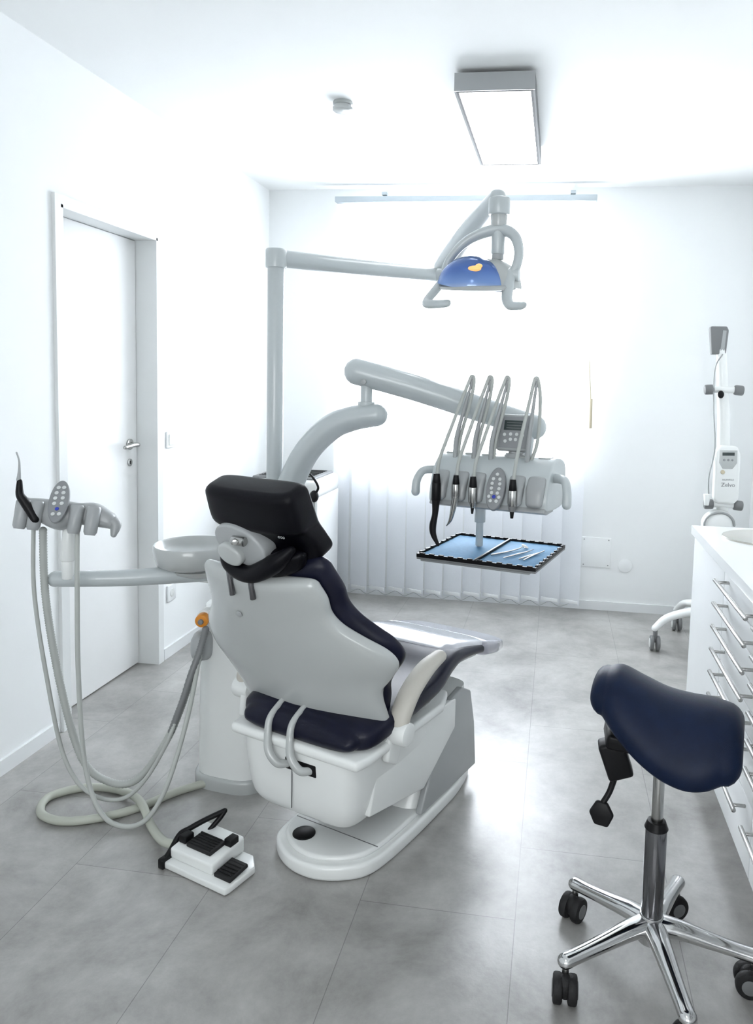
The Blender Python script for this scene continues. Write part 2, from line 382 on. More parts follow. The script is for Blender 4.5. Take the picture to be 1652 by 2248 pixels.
# ------------------------------------------------------------------ drawer cabinet
group('drawer_cabinet',(.86,2.0,0))
CX,CY1,CY0,CZ=.5557,3.023,.35,.871
boxr('cabinet_carcass',CX+.02,XR-.003,CY0+.01,CY1-.01,.10,.70,M_cab,.002)
boxr('cabinet_end_panel',CX+.02,XR-.003,CY1-.03,CY1-.008,.10,.836,M_cab,.001)
boxr('cabinet_rear_body',CX+.02,XR-.003,CY0+.01,2.40,.69,.836,M_cab,.001)
boxr('toe_kick',CX+.06,XR-.01,CY0+.02,CY1-.03,0,.10,M_kick,.001)
ctr=(.83,2.83); sr=(.20,.15)
V=[];F_=[];N=48
def edgept(a):
    c_,s_=math.cos(a),math.sin(a)
    bx0,bx1,by0,by1=CX-.012-ctr[0],XR-.002-ctr[0],2.4-ctr[1],CY1+.012-ctr[1]
    t_=min((bx1/c_ if c_>1e-6 else 1e9),(bx0/c_ if c_<-1e-6 else 1e9),(by1/s_ if s_>1e-6 else 1e9),(by0/s_ if s_<-1e-6 else 1e9))
    return (ctr[0]+c_*t_,ctr[1]+s_*t_)
angs=sorted([2*math.pi*i/N for i in range(N)]+[math.atan2(y_-ctr[1],x_-ctr[0])%(2*math.pi) for x_ in (CX-.012,XR-.002) for y_ in (2.4,CY1+.012)])
N=len(angs)
for z_ in (.838,CZ):
    for a in angs: V.append((ctr[0]+sr[0]*math.cos(a),ctr[1]+sr[1]*math.sin(a),z_))
    for a in angs: V.append((*edgept(a),z_))
for i in range(N):
    j=(i+1)%N
    F_+=[(2*N+i,2*N+j,3*N+j,3*N+i),(i,N+i,N+j,j),(N+i,3*N+i,3*N+j,N+j),(i,j,2*N+j,2*N+i)]
finish('counter_top_with_cutout',V,F_,M_counter,ang=30)
boxr('counter_top',CX-.012,XR-.002,CY0,2.4,.838,CZ,M_counter,.0)
def bar(nm,y0,y1,z_):
    cyl(nm,(CX-.038,y0,z_),(CX-.038,y1,z_),.0065,M_steel,seg=16)
    for q in (y0+.03,y1-.03): cyl(nm+'_post',(CX-.038,q,z_),(CX,q,z_),.005,M_steel,seg=12)
boxr('cabinet_door_front',CX,CX+.022,2.485,CY1-.003,.105,.834,M_cab,.002)
zt=.832; hs=[.073,.073,.073,.073,.073,.16,.195]
for s_,(y0,y1) in enumerate(((2.01,2.48),(1.535,2.005),(1.06,1.53),(.585,1.055))):
    z_=zt
    for i,h in enumerate(hs):
        boxr('drawer_front_%d_%d'%(s_,i),CX,CX+.018,y0,y1,z_-h+.003,z_,M_cab,.002,seg=2)
        bar('drawer_handle_%d_%d'%(s_,i),y0+.035,y1-.035,z_-.026)
        z_-=h+.0012
group('wash_basin',(ctr[0],ctr[1],CZ))
lathe('basin',[(1.0,.004),(1.06,.006),(1.07,.0),(1.0,-.002),(.93,-.05),(.75,-.10),(.4,-.12),(.08,-.125),(.08,-.118),(.38,-.112),(.7,-.092),(.88,-.045),(.95,.0)],M_sink,(ctr[0],ctr[1],CZ),sx=.2,sy=.15,seg=48,ang=60)
sweep('basin_faucet',[(1.09,2.83,CZ),(1.09,2.83,CZ+.16),(1.06,2.83,CZ+.2),(.98,2.83,CZ+.19),(.95,2.83,CZ+.15)],.011,M_chrome)

# ------------------------------------------------------------------ dental chair
ch=group('dental_chair',(-.677,1.969,0),-rad(20.6),local=True)
pl_=[(-.145,.09),(-.11,.03),(-.03,-.012),(.06,-.012),(.14,.03),(.19,.10),(.205,.25),(.205,.45),(.195,.62),(.15,.76),(.03,.82),(-.09,.76),(-.135,.62),(-.15,.45),(-.155,.25)]
prism('base_plate',pl_,0,.045,M_white,bevel=.012,smooth_outline=5)
pl2=[((x-.028)*.88+.028,(y-.4)*.94+.4) for x,y in pl_]
prism('base_plate_top',pl2,.04,.06,M_white,bevel=.012,smooth_outline=5)
cyl('floor_anchor_cap',(-.045,.075,.058),(-.045,.075,.064),.034,M_bplas)
box('plate_seam',(.028,.135,.06),(.30,.003,.0014),M_mgrey,.0003)
X_=(1,0,0);Y_=(0,1,0);Z_=(0,0,1)
def hsec(cx,cy,cz,hw,hd): return (cx,cy,cz,*X_,*Y_,hw,hd,0)
loft('seat_body',[hsec(0,.19,.145,.10,.10),hsec(0,.19,.158,.15,.165),hsec(0,.19,.205,.19,.21),hsec(0,.19,.32,.208,.225),hsec(0,.19,.385,.212,.228)],M_white,p=7,sub=4,rnd=False,ang=30)
prism('seat_frame_lip',[(-.225,-.045),(.225,-.045),(.235,.0),(.24,.40),(.2,.5),(-.2,.5),(-.235,.40),(-.235,.0)],.375,.405,M_white,bevel=.012)
box('body_seam',(0,-.0355,.27),(.002,.004,.12),M_mgrey,.0004)
box('lever_slot',(.03,-.032,.338),(.11,.012,.036),M_bplas,.004)
for i,x_ in enumerate((-.085,-.005)):
    sweep('release_lever_%d'%i,[(x_,.02,.48),(x_,-.03,.45),(x_+.005,-.045,.41),(x_+.022,-.06,.37),(x_+.048,-.055,.34),(x_+.068,-.035,.335)],[.009,.010,.011,.012,.012,.011],M_shell)
loft('lift_column',[hsec(.028,.53,.05,.165,.20),hsec(.028,.55,.15,.16,.17),hsec(.028,.57,.27,.155,.14),hsec(.028,.585,.36,.15,.115)],M_white,p=5,sub=4,rnd=False,ang=40)
for i,x_ in enumerate((.190,-.145)):
    Mx=basis((x_,0,0),(0,1,0),(0,0,1))
    prism('column_skin_%d'%i,[(.34,.055),(.40,.17),(.455,.28),(.51,.36),(.60,.378),(.665,.345),(.70,.22),(.72,.055)],-.012,.012,M_grey,M=Mx,bevel=.006)
boxr('linkage_dark',-.10,.14,.12,.42,.14,.30,M_bplas,.01)
prism('side_link',[(.05,.2),(.35,.14),(.55,.26),(.55,.36),(.1,.38)],.185,.205,M_white,M=basis((0,0,0),(0,1,0),(0,0,1)),bevel=.006)
def csec(x,y,z,hw,ht,b_=0): return (x,y,z,*X_,*Z_,hw,ht,b_)
loft('seat_cushion',[csec(0,.0,.435,.20,.035),csec(0,.04,.44,.235,.045),csec(0,.2,.445,.25,.045,.3),csec(0,.36,.46,.25,.045,.3),csec(0,.47,.49,.235,.042,.2),csec(0,.56,.505,.225,.035,0),csec(0,.70,.480,.215,.028),csec(.0,.80,.455,.21,.024)],M_navy,p=3.2)
loft('leg_film_glare',[csec(0,.50,.502,.205,.040,0),csec(0,.58,.509,.205,.038,0),csec(0,.70,.486,.205,.031),csec(.0,.80,.462,.205,.027)],M_film,p=4.6,n=56,rx=.2)  # film pad carrying the painted white glare
loft('foot_cover',[csec(0,.76,.467,.222,.034),csec(.0,.84,.448,.220,.032),csec(0,.918,.430,.20,.030)],M_cover,p=4.6,n=56)
loft('leg_support',[csec(0,.35,.405,.20,.02),csec(0,.5,.44,.19,.02),csec(0,.62,.452,.17,.018),csec(0,.80,.422,.15,.015)],M_shell,p=4)
# backrest
rc=rad(21); u_=Vector((0,-math.sin(rc),math.cos(rc))); nf=Vector((0,math.cos(rc),math.sin(rc)))
B0=Vector((0,.06,.45))
def bsec(xl,xr,u,off,ht,bend=0):
    c_=B0+u_*u+nf*off
    return ((xl+xr)/2,c_.y,c_.z,1,0,0,*nf,(xr-xl)/2,ht,bend)
rows=[(-.285,.235,-.045),(-.300,.228,.02),(-.325,.222,.07),(-.355,.228,.105),(-.392,.252,.135),(-.408,.276,.17),(-.405,.280,.20),(-.385,.258,.235),(-.345,.205,.275),(-.312,.155,.315),(-.296,.132,.355),(-.292,.130,.40),(-.285,.118,.437)]
loft('backrest_shell',[bsec(a_,b_,u,0,.028,.6) for a_,b_,u in rows],M_shell,n=72,p=3.8,sub=5)
rows2=[(-.25,.20,-.02),(-.30,.215,.04),(-.34,.222,.09),(-.37,.250,.135),(-.38,.274,.17),(-.375,.280,.20),(-.35,.262,.24),(-.32,.218,.28),(-.29,.178,.32),(-.275,.155,.36),(-.27,.150,.41),(-.26,.130,.465)]
loft('backrest_cushion',[bsec(a_,b_,u,.055,.038,.5) for a_,b_,u in rows2],M_navy,n=72,p=3.,sub=5)
q=B0+u_*.335-nf*.027; cyl('shell_screw',(-.15,q.y,q.z),(-.15,q.y-.003,q.z-.001),.010,M_grey)
for sgn,cx_,nm in ((1,.245,'right'),(-1,-.335,'left')):
    sweep('armrest_pad_'+nm,[(cx_,.35,.575),(cx_,.27,.562),(cx_,.19,.525),(cx_,.14,.475),(cx_,.125,.435)],[.024,.030,.032,.032,.028],M_beige,flat=.75,seg=20)
    cyl('armrest_hub_'+nm,(cx_-.03,.13,.425),(cx_+.035,.13,.425),.034,M_white,bev=.008)
    prism('armrest_bracket_'+nm,[(.10,.43),(.16,.43),(.17,.38),(.14,.32),(.09,.35)],cx_-.02*sgn-.012,cx_-.02*sgn+.012,M_white,M=basis((0,0,0),(0,1,0),(0,0,1)),bevel=.008)
# headrest
hc=-.042
def hs_(x,u,off,hw,ht,b_=0):
    c_=B0+u_*u+nf*off; return (x,c_.y,c_.z,1,0,0,*nf,hw,ht,b_)
loft('headrest_cushion',[hs_(hc+.008,.475,.07,.11,.03,1.2),hs_(hc+.006,.505,.075,.145,.04,1.2),hs_(hc+.002,.545,.07,.148,.04,1.),hs_(hc,.585,.06,.146,.048,.6),hs_(hc,.615,.048,.154,.055,.3),hs_(hc,.690,.048,.152,.052,.2)],M_black,n=64,p=5,sub=6,rx=.45)
def plane_at(x,u,off):
    c_=B0+u_*u+nf*off; return basis((x,c_.y,c_.z),(1,0,0),u_)
prism('headrest_joint_plate',[(.086*math.cos(a),.058*math.sin(a)) for a in circ16],-.03,.022,M_grey,M=plane_at(-.084,.558,.005)@Matrix.Rotation(rad(-20),4,'Z'),bevel=.008,smooth_outline=3)
prism('headrest_joint_dial',[(.042*math.cos(a),.032*math.sin(a)) for a in circ16],.0,.03,M_shell,M=plane_at(-.114,.535,-.005)@Matrix.Rotation(rad(-20),4,'Z'),bevel=.008,smooth_outline=3)
c_=B0+u_*.585-nf*.028
cyl('headrest_knob',(-.085,c_.y,c_.z),(-.045,c_.y,c_.z),.013,M_steel); cyl('headrest_knob_b',(-.07,c_.y-.008,c_.z),(-.06,c_.y-.02,c_.z),.008,M_steel)
sweep('headrest_strap',[(-.185,*(B0+u_*.535+nf*.02).yz),(-.145,*(B0+u_*.493-nf*.015).yz),(-.065,*(B0+u_*.480-nf*.025).yz),(.02,*(B0+u_*.518-nf*.01).yz),(.065,*(B0+u_*.550+nf*.015).yz)],[.010,.018,.024,.026,.012],M_black,seg=16)
loft('headrest_pouch',[hs_(-.055,.462,.02,.07,.025,1),hs_(-.045,.485,.02,.115,.03,1),hs_(-.025,.515,.02,.11,.028,1.2)],M_black,n=40,p=3.2,sub=5)
for i,x_ in enumerate((-.145,-.07)):
    a_=B0+u_*.405-nf*.034; b_=B0+u_*.49-nf*.018
    cyl('headrest_rod_%d'%i,(x_,a_.y,a_.z),(x_,b_.y,b_.z),.0085,M_dchrome)
text('headrest_mark','ooo',.014,plane_at(.062,.60,-.004),M_grey)

# ------------------------------------------------------------------ dental unit : cuspidor column
group('cuspidor_unit',(-1.06,2.5,0),-rad(8),local=False)
def wsec(cx,cy,cz,hw,hd): return (cx,cy,cz,.99,-.14,0,.14,.99,0,hw,hd,0)
loft('unit_column',[wsec(-1.05,2.52,0,.135,.20),wsec(-1.05,2.52,.30,.132,.195),wsec(-1.05,2.52,.55,.128,.185),wsec(-1.055,2.53,.62,.118,.17)],M_white,p=3.6,sub=4,rnd=False,ang=40)
loft('unit_foot',[wsec(-1.05,2.52,0,.145,.21),wsec(-1.05,2.52,.035,.145,.21),wsec(-1.05,2.52,.045,.138,.203)],M_shell,p=3.6,sub=2,rnd=False,ang=30)
loft('unit_neck',[wsec(-1.05,2.53,.61,.10,.14),wsec(-1.05,2.53,.68,.09,.13),wsec(-1.04,2.53,.75,.085,.12)],M_white,p=3.2,sub=4,rnd=True,ang=60,rx=.2)
boxr('side_cabinet',-.955,-.90,2.36,2.68,.02,.55,M_white,.012)
loft('hose_manifold',[(-1.15,2.36,.50,1,0,0,0,0,1,.035,.05,0),(-1.15,2.33,.50,1,0,0,0,0,1,.034,.05,0),(-1.15,2.315,.50,1,0,0,0,0,1,.03,.045,0)],M_grey,p=3,sub=2)
cyl('valve_knob',(-1.145,2.335,.595),(-1.14,2.305,.592),.022,M_orange,bev=.004)
cyl('valve_core',(-1.14,2.306,.592),(-1.14,2.296,.592),.009,M_mgrey)
cyl('valve_body',(-1.145,2.40,.60),(-1.145,2.335,.595),.026,M_white)
bx,by,bz=-1.215,2.40,.828
lathe('spittoon_bowl',[(.03,-.078),(.10,-.074),(.122,-.062),(.130,-.03),(.131,.0),(.128,.004),(.122,.0),(.116,-.022),(.08,-.036),(.015,-.042),(.012,-.048)],M_shell,(bx,by,bz),(0,0,1),seg=56,ang=60)
lathe('bowl_saucer',[(.03,-.115),(.07,-.108),(.105,-.09),(.110,-.080),(.09,-.074)],M_shell,(bx+.01,by+.02,bz),(0,0,1),seg=48,ang=60)
sweep('bowl_support',[(bx+.02,by+.02,bz-.10),(bx+.08,by+.06,bz-.11),(-1.08,2.5,.72)],[.035,.04,.045],M_white)
lathe('cup_filler',[(.045,.0),(.048,.01),(.045,.03),(.02,.035)],M_shell,(-1.075,2.46,.905),(0,0,1))
sweep('cup_filler_spout',[(-1.06,2.52,.74),(-1.06,2.53,.86),(-1.075,2.50,.935),(-1.10,2.44,.945),(-1.115,2.42,.93)],.013,M_shell)

# assistant arm and holder
group('assistant_instrument_holder',(-1.55,2.2,.73))
sweep('swing_arm',[(-1.59,2.2,.735),(-1.40,2.26,.735),(-1.22,2.36,.735),(-1.08,2.46,.735)],[.026,.027,.030,.032],M_arm,seg=24)
cyl('arm_post',(-1.545,2.2,.74),(-1.545,2.2,.80),.020,M_white); cyl('arm_post_upper',(-1.545,2.2,.80),(-1.54,2.2,.91),.026,M_white,r1=.018,bev=.006)
XFs=XF.copy(); XF=Matrix.Translation((-1.54,2.2,.945))@Matrix.Rotation(rad(18),4,'Z')@Matrix.Rotation(rad(-14),4,'X')@Matrix.Rotation(rad(6),4,'Y')
loft('holder_body',[(-.12,0,.02,0,1,0,0,0,1,.032,.026,0),(-.08,0,.01,0,1,0,0,0,1,.042,.038,0),(-.02,0,0,0,1,0,0,0,1,.048,.048,0),(.03,0,.01,0,1,0,0,0,1,.040,.036,0),(.08,0,.012,0,1,0,0,0,1,.040,.038,0),(.125,.0,.0,0,1,0,0,0,1,.032,.028,0)],M_grey,p=3.,sub=5)
for i,x_ in enumerate((-.125,-.085,.035,.085)):
    lathe('holder_cup_%d'%i,[(.015,-.055),(.020,-.045),(.022,.03),(.018,.036),(.012,.03),(.012,-.04)],M_grey,(x_,-.045,.0),(0,0,1),seg=24)
Mp=basis((-.02,-.052,.04),(1,0,.12),(.16,.42,1))
prism('control_panel',[(.030*math.cos(a),.075*math.sin(a)) for a in circ16],-.006,.006,M_panel,M=Mp,bevel=.003,smooth_outline=3)
k=0
for yy,xs in ((.048,(-.007,.009)),(.029,(-.010,.010)),(.010,(-.011,.011)),(-.009,(-.011,.011)),(-.046,(-.009,.009))):
    for xx in xs:
        k+=1; p_=Mp@Vector((xx,yy,.006)); p2=Mp@Vector((xx,yy,.008)); cyl('button_%d'%k,p_,p2,.0062,M_btn,seg=16,bev=.0006)
p_=Mp@Vector((0,-.028,.006)); p2=Mp@Vector((0,-.028,.0085)); cyl('button_blue',p_,p2,.006,M_blue,seg=16)
sweep('holder_wing',[(.10,-.0,.0),(.145,-.01,-.01),(.15,-.02,-.045)],[.024,.020,.010],M_grey)
XF=XFs
sweep('syringe_body',[(-1.60,2.12,.945),(-1.61,2.12,.965),(-1.63,2.115,1.0),(-1.642,2.11,1.025),(-1.642,2.11,1.065)],[.013,.014,.014,.012,.008],M_bplas)
sweep('syringe_tip',[(-1.645,2.11,1.07),(-1.642,2.11,1.10),(-1.642,2.11,1.13),(-1.65,2.11,1.155)],[.007,.004,.0028,.0025],M_grey)
def hose(nm,p,r,m,ribs=0): sweep(nm,p,r,m,seg=12,sub=10,ribs=ribs)
hose('hose_thin_a',[(-1.635,2.16,.92),(-1.63,2.15,.70),(-1.585,2.14,.43),(-1.52,2.13,.17),(-1.42,2.12,.065),(-1.30,2.14,.065),(-1.20,2.18,.22),(-1.155,2.25,.42),(-1.15,2.32,.52)],.0065,M_hose)
hose('hose_suction',[(-1.61,2.17,.90),(-1.605,2.17,.68),(-1.56,2.17,.40),(-1.49,2.17,.16),(-1.40,2.17,.085),(-1.30,2.18,.095),(-1.20,2.20,.24),(-1.15,2.26,.42),(-1.14,2.33,.52)],.0125,M_hose,ribs=.004)
hose('hose_suction_b',[(-1.19,2.20,.26),(-1.16,2.22,.36),(-1.145,2.24,.43),(-1.13,2.27,.50),(-1.125,2.31,.57)],.012,M_mgrey,ribs=.004)
hose('hose_thin_b',[(-1.49,2.17,.92),(-1.48,2.15,.75),(-1.46,2.12,.45),(-1.42,2.09,.17),(-1.34,2.06,.035),(-1.23,2.06,.02),(-1.16,2.09,.11),(-1.13,2.18,.30),(-1.13,2.28,.50)],.0075,M_hose)
group('foot_pedal_hose',(-1.4,2.15,0))
hose('supply_hose',[(-1.10,2.36,.018),(-1.20,2.28,.013),(-1.31,2.13,.013),(-1.45,2.05,.013),(-1.56,2.07,.013),(-1.60,2.16,.013),(-1.52,2.235,.013),(-1.40,2.24,.014),(-1.28,2.16,.036),(-1.18,2.06,.018),(-1.10,1.985,.03),(-1.05,1.965,.04)],.013,M_hose2)

# ------------------------------------------------------------------ delivery unit
group('dental_delivery_unit',(-.195,2.56,1.0))
sweep('lower_arm',[(-1.0,2.58,.74),(-.985,2.58,.88),(-.94,2.59,1.02),(-.875,2.59,1.15),(-.79,2.59,1.235),(-.71,2.59,1.27),(-.625,2.59,1.285)],[.047]*4+[.046,.044,.040],M_arm,seg=28)
cyl('elbow_joint',(-.665,2.60,1.28),(-.665,2.60,1.40),.021,M_arm); cyl('elbow_collar',(-.665,2.60,1.315),(-.665,2.60,1.33),.030,M_arm)
sweep('balance_arm',[(-.70,2.60,1.435),(-.50,2.62,1.385),(-.25,2.66,1.310),(-.075,2.70,1.255)],[.047,.046,.045,.044],M_arm,seg=28)
cyl('arm_pivot_bolt',(-.665,2.56,1.40),(-.665,2.55,1.40),.010,M_grey)
cyl('head_link',(-.12,2.69,1.06),(-.10,2.69,1.24),.030,M_arm)
XF=Matrix.Translation((-.185,2.56,0))@Matrix.Rotation(rad(-14.4),4,'Z')
Mx=basis((0,0,0),(0,1,0),(0,0,1))
prof=[(-.125,1.02),(-.09,1.0),(.09,1.0),(.11,1.05),(.10,1.14),(.0,1.165),(-.06,1.15),(-.105,1.10)]
prism('head_body',prof,-.205,.205,M_arm,M=Mx,bevel=.008,smooth_outline=4)
prism('head_front_lip',[(-.135,1.0),(-.10,.99),(-.02,.99),(-.02,1.01),(-.12,1.02)],-.20,.20,M_grey,M=Mx,bevel=.004)
for i,x_ in enumerate((-.165,-.095,-.035,.10,.165)):
    w_=.027 if i<4 else .03
    loft('holder_lobe_%d'%i,[(x_,-.10,1.10,1,0,0,0,-.8,.5,w_,.014,0),(x_,-.125,1.07,1,0,0,0,-1,.2,w_,.016,0),(x_,-.133,1.03,1,0,0,0,-1,0,w_*.9,.014,0)],M_grey,p=3,sub=4,n=28)
    boxr('cover_flap_%d'%i,x_-.02,x_+.02,-.03,.02,1.16,1.168,M_shell,.003)
Mp=basis((.035,-.128,1.065),(1,0,0),(0,.42,1))
prism('keypad',[(.032*math.cos(a),.072*math.sin(a)) for a in circ16],-.008,.010,M_panel,M=Mp,bevel=.004,smooth_outline=3)
k=0
for yy,xs in ((.048,(0,)),(.032,(-.011,.011)),(.016,(-.013,.013)),(.0,(-.013,.013)),(-.028,(-.017,.017)),(-.042,(-.010,.010)),(-.015,(-.010,.010))):
    for xx in xs:
        k+=1; cyl('key_%d'%k,Mp@Vector((xx,yy,.010)),Mp@Vector((xx,yy,.012)),.0058,M_btn,seg=16,bev=.0006)
cyl('key_blue',Mp@Vector((0,-.028,.010)),Mp@Vector((0,-.028,.0125)),.0065,M_blue,seg=16)
Md=basis((.055,-.01,1.243),(1,0,0),(0,.25,1))@Matrix.Diagonal((1.12,1.12,1,1))
prism('display_housing',[(-.052,-.056),(.050,-.056),(.052,.056),(-.054,.056)],-.018,.012,M_grey,M=Md,bevel=.007)
prism('display_face',[(-.044,-.048),(.042,-.048),(.044,.048),(-.045,.048)],.010,.0135,M_panel,M=Md,bevel=.001)
prism('display_lcd',[(-.032,.006),(.030,.006),(.030,.036),(-.032,.036)],.0125,.0145,M_lcd,M=Md,bevel=.0005)
for j in range(3): prism('lcd_line_%d'%j,[(-.024,.012+j*.008),(.022,.012+j*.008),(.022,.0135+j*.008),(-.024,.0135+j*.008)],.0143,.015,M_mgrey,M=Md,bevel=0)
for j,(xx,yy) in enumerate([(-.028,-.008),(-.009,-.006),(.010,-.006),(.028,-.008),(-.024,-.028),(-.008,-.022),(.008,-.022),(.024,-.028)]):
    cyl('display_key_%d'%j,Md@Vector((xx,yy,.0135)),Md@Vector((xx,yy,.0155)),.0058,M_btn,seg=16,bev=.0006)
cyl('display_neck',(.055,.0,1.15),(.055,.0,1.195),.028,M_grey,r1=.020)
cyl('display_base',(.055,.0,1.160),(.055,.0,1.175),.04,M_grey,r1=.032)
for nm,s_ in (('left',-1),('right',1)):
    sweep('side_handle_'+nm,[(s_*.19,-.03,1.10),(s_*.225,-.055,1.105),(s_*.25,-.08,1.10),(s_*.262,-.10,1.07),(s_*.264,-.105,1.03)],[.016,.015,.014,.014,.015],M_arm)
for i,(x0,x1) in enumerate(((-.165,-.095),(-.095,-.03),(-.035,.03),(.10,.13))):
    tx_=x0*.78+x1*.22
    sweep('whip_arm_%d'%i,[(tx_+.006,-.05,1.15),(tx_+.010,-.05,1.22),((tx_+x1)/2+.006,-.045,1.32),(x1+.003,-.04,1.415)],[.0085,.008,.006,.0045],M_grey,seg=10)
    cyl('whip_tip_%d'%i,(x1-.008,-.04,1.422),(x1+.008,-.04,1.422),.007,M_grey,seg=14)
    hose('whip_hose_%d'%i,[(x0,-.150,1.09),(x0+.002,-.14,1.15),(x0*.62+x1*.38-.004,-.10,1.25),(x0*.25+x1*.75-.004,-.06,1.36),(x1-.005,-.045,1.415),(x1+.001,-.04,1.430),(x1+.009,-.04,1.415),(x1*.85+x0*.15+.010+.012*(i==3),-.04,1.35),(tx_+.020+.016*(i==3),-.04,1.22),(tx_+.014,-.04,1.15)],.0058,M_hose)
def hp(i,x_,segs):
    z_=1.105
    for j,(l,r0,r1,m_) in enumerate(segs):
        cyl('handpiece_%d_%d'%(i,j),(x_,-.156,z_),(x_,-.156,z_-l),r0*1.2,m_,r1=r1*1.2,seg=20,bev=.001); z_-=l
hp(0,-.165,[(.03,.009,.012,M_bplas),(.06,.0125,.013,M_bplas)])
sweep('handpiece_0_tip',[(-.165,-.156,1.015),(-.166,-.158,.97),(-.172,-.160,.93),(-.168,-.162,.90),(-.150,-.163,.868)],[.014,.0105,.012,.010,.005],M_bplas)
hp(1,-.095,[(.03,.007,.010,M_bplas),(.04,.010,.011,M_steel)])
sweep('handpiece_1_tip',[(-.095,-.156,1.035),(-.102,-.158,.99),(-.11,-.160,.955),(-.122,-.162,.935)],[.012,.009,.006,.0015],M_steel)
hp(2,-.035,[(.035,.008,.011,M_bplas),(.05,.012,.012,M_steel),(.018,.010,.006,M_steel),(.02,.005,.003,M_bplas)])
hp(3,.10,[(.035,.008,.011,M_bplas),(.05,.012,.012,M_steel),(.018,.011,.008,M_mgrey),(.022,.006,.004,M_bplas)])
cyl('tray_post',(-.075,.03,.835),(-.075,.03,1.0),.013,M_arm); cyl('tray_post_collar',(-.075,.03,.92),(-.075,.03,.99),.019,M_arm)
group('instrument_tray',(-.195,2.56,.83),-rad(14.4),local=True)
XF=Matrix.Translation((-.195,2.56,0))@Matrix.Rotation(rad(-14.4),4,'Z')
def rim(nm,x0,x1,y0,y1,z0,z1,w_,m): boxes(nm,[(x0,x1,y0,y0+w_,z0,z1),(x0,x1,y1-w_,y1,z0,z1),(x0,x0+w_,y0+w_,y1-w_,z0,z1),(x1-w_,x1,y0+w_,y1-w_,z0,z1)],m)
boxr('tray_base',-.205,.205,-.19,.19,.819,.826,M_mgrey,.002)
rim('tray_rim',-.205,.205,-.19,.19,.826,.838,.005,M_bplas)
boxr('tray_carrier',-.20,.18,-.17,-.14,.808,.819,M_grey,.003)
boxr('tray_liner_blue',-.198,-.004,-.183,.183,.826,.832,M_tray,.001); boxr('tray_liner_blue_b',.004,.198,-.183,.183,.826,.832,M_tray,.001)
boxr('tray_divider',-.004,.004,-.185,.185,.826,.840,M_bplas,.001)
k=0
for i in range(12):
    x_=-.185+i*.0336
    for yy in (-.186,.186): k+=1; box('clip_%d'%k,(x_,yy,.838),(.018,.010,.006),M_bplas,.002)
for i in range(8):
    y_=-.16+i*.046
    for xx in (-.201,.201): k+=1; box('clip_%d'%k,(xx,y_,.838),(.010,.018,.006),M_bplas,.002)
sweep('dental_mirror_handle',[(.02,-.08,.836),(.05,-.02,.836),(.075,.04,.838),(.085,.065,.842)],[.003,.003,.0022,.0015],M_steel,seg=8)
cyl('dental_mirror_head',(.088,.078,.838),(.09,.078,.842),.013,M_chrome)
sweep('dental_probe',[(.07,-.10,.836),(.095,-.03,.836),(.115,.03,.836),(.13,.045,.842)],[.002,.003,.002,.001],M_steel,seg=8)
sweep('dental_tweezers_a',[(.12,-.09,.836),(.14,-.02,.836),(.165,.06,.836)],[.002,.003,.0015],M_steel,seg=8)
sweep('dental_tweezers_b',[(.138,-.10,.836),(.147,-.02,.836),(.165,.06,.838)],[.002,.003,.0015],M_steel,seg=8)

# ------------------------------------------------------------------ operating light
group('dental_operating_light',(-1.01,2.62,.8))
cyl('light_pole',(-1.01,2.62,.64),(-1.01,2.62,1.80),.0295,M_arm,bev=.003)
lathe('pole_cap',[(.028,0),(.036,.003),(.037,.01),(.037,.062),(.034,.068),(.02,.07)],M_arm,(-1.01,2.62,1.795))
sweep('horizontal_arm',[(-1.01,2.62,1.832),(-.80,2.91,1.845),(-.62,3.15,1.858),(-.50,3.31,1.865)],[.031,.031,.030,.029],M_arm,seg=24)
cyl('arm_end_joint',(-.50,3.32,1.83),(-.50,3.32,1.93),.032,M_arm)
sweep('spring_arm',[(-.50,3.31,1.905),(-.45,3.20,1.945),(-.33,2.94,2.02),(-.235,2.735,2.065)],[.054,.050,.040,.030],M_arm,seg=24)
LX,LY=-.225,2.70
cyl('spring_arm_head',(LX,LY,1.995),(LX,LY,2.055),.038,M_arm,bev=.006); cyl('head_collar',(LX,LY,1.955),(LX,LY,2.0),.027,M_shell,r1=.030)
cyl('drop_tube',(LX,LY,1.86),(LX,LY,1.975),.023,M_arm); cyl('drop_tube_ring',(LX,LY,1.84),(LX,LY,1.865),.021,M_grey,bev=.002)
XF=Matrix.Translation((-.29,2.69,1.795))@Matrix.Rotation(rad(-8),4,'Z')
sweep('yoke',[(-.122,-.01,-.005),(-.105,-.01,.045),(-.06,.0,.10),(.0,.01,.135),(.07,.02,.150),(.122,.015,.125),(.142,.0,.07),(.137,-.01,.02),(.122,-.01,-.005)],[.020,.018,.020,.023,.026,.024,.021,.020,.020],M_arm,seg=20,flat=.8)
ell('reflector_shell',(-.018,-.02,-.058),(.124,.108,.112),M_dich,rot=(rad(10),rad(8),0),cut=3)
ell('reflector_back',(.040,.018,-.05),(.112,.09,.10),M_shell,rot=(rad(4),rad(6),0),cut=3)
lathe('reflector_rim',[(1.0,-.006),(1.06,-.004),(1.07,.006),(1.0,.012)],M_shell,(0,-.01,-.055),(.02,-.16,1),sx=.128,sy=.115,seg=48)
lathe('lens_cover',[(.2,-.02),(.7,-.014),(.98,-.004),(1.0,0)],M_grey,(0,-.01,-.058),(.02,-.16,1),sx=.118,sy=.11,seg=48)
ell('bulb_window',(.012,-.108,-.002),(.024,.012,.010),M_warm,rot=(rad(30),0,0)); ell('orange_glint_b',(.026,-.100,.008),(.012,.010,.008),M_warm)  # reflection on the reflector, modelled as two small glowing blobs
for nm,s_ in (('left',-1),('right',1)):
    cyl('yoke_pivot_'+nm,(s_*.10,-.01,-.01),(s_*.148,-.01,-.01),.024,M_arm)
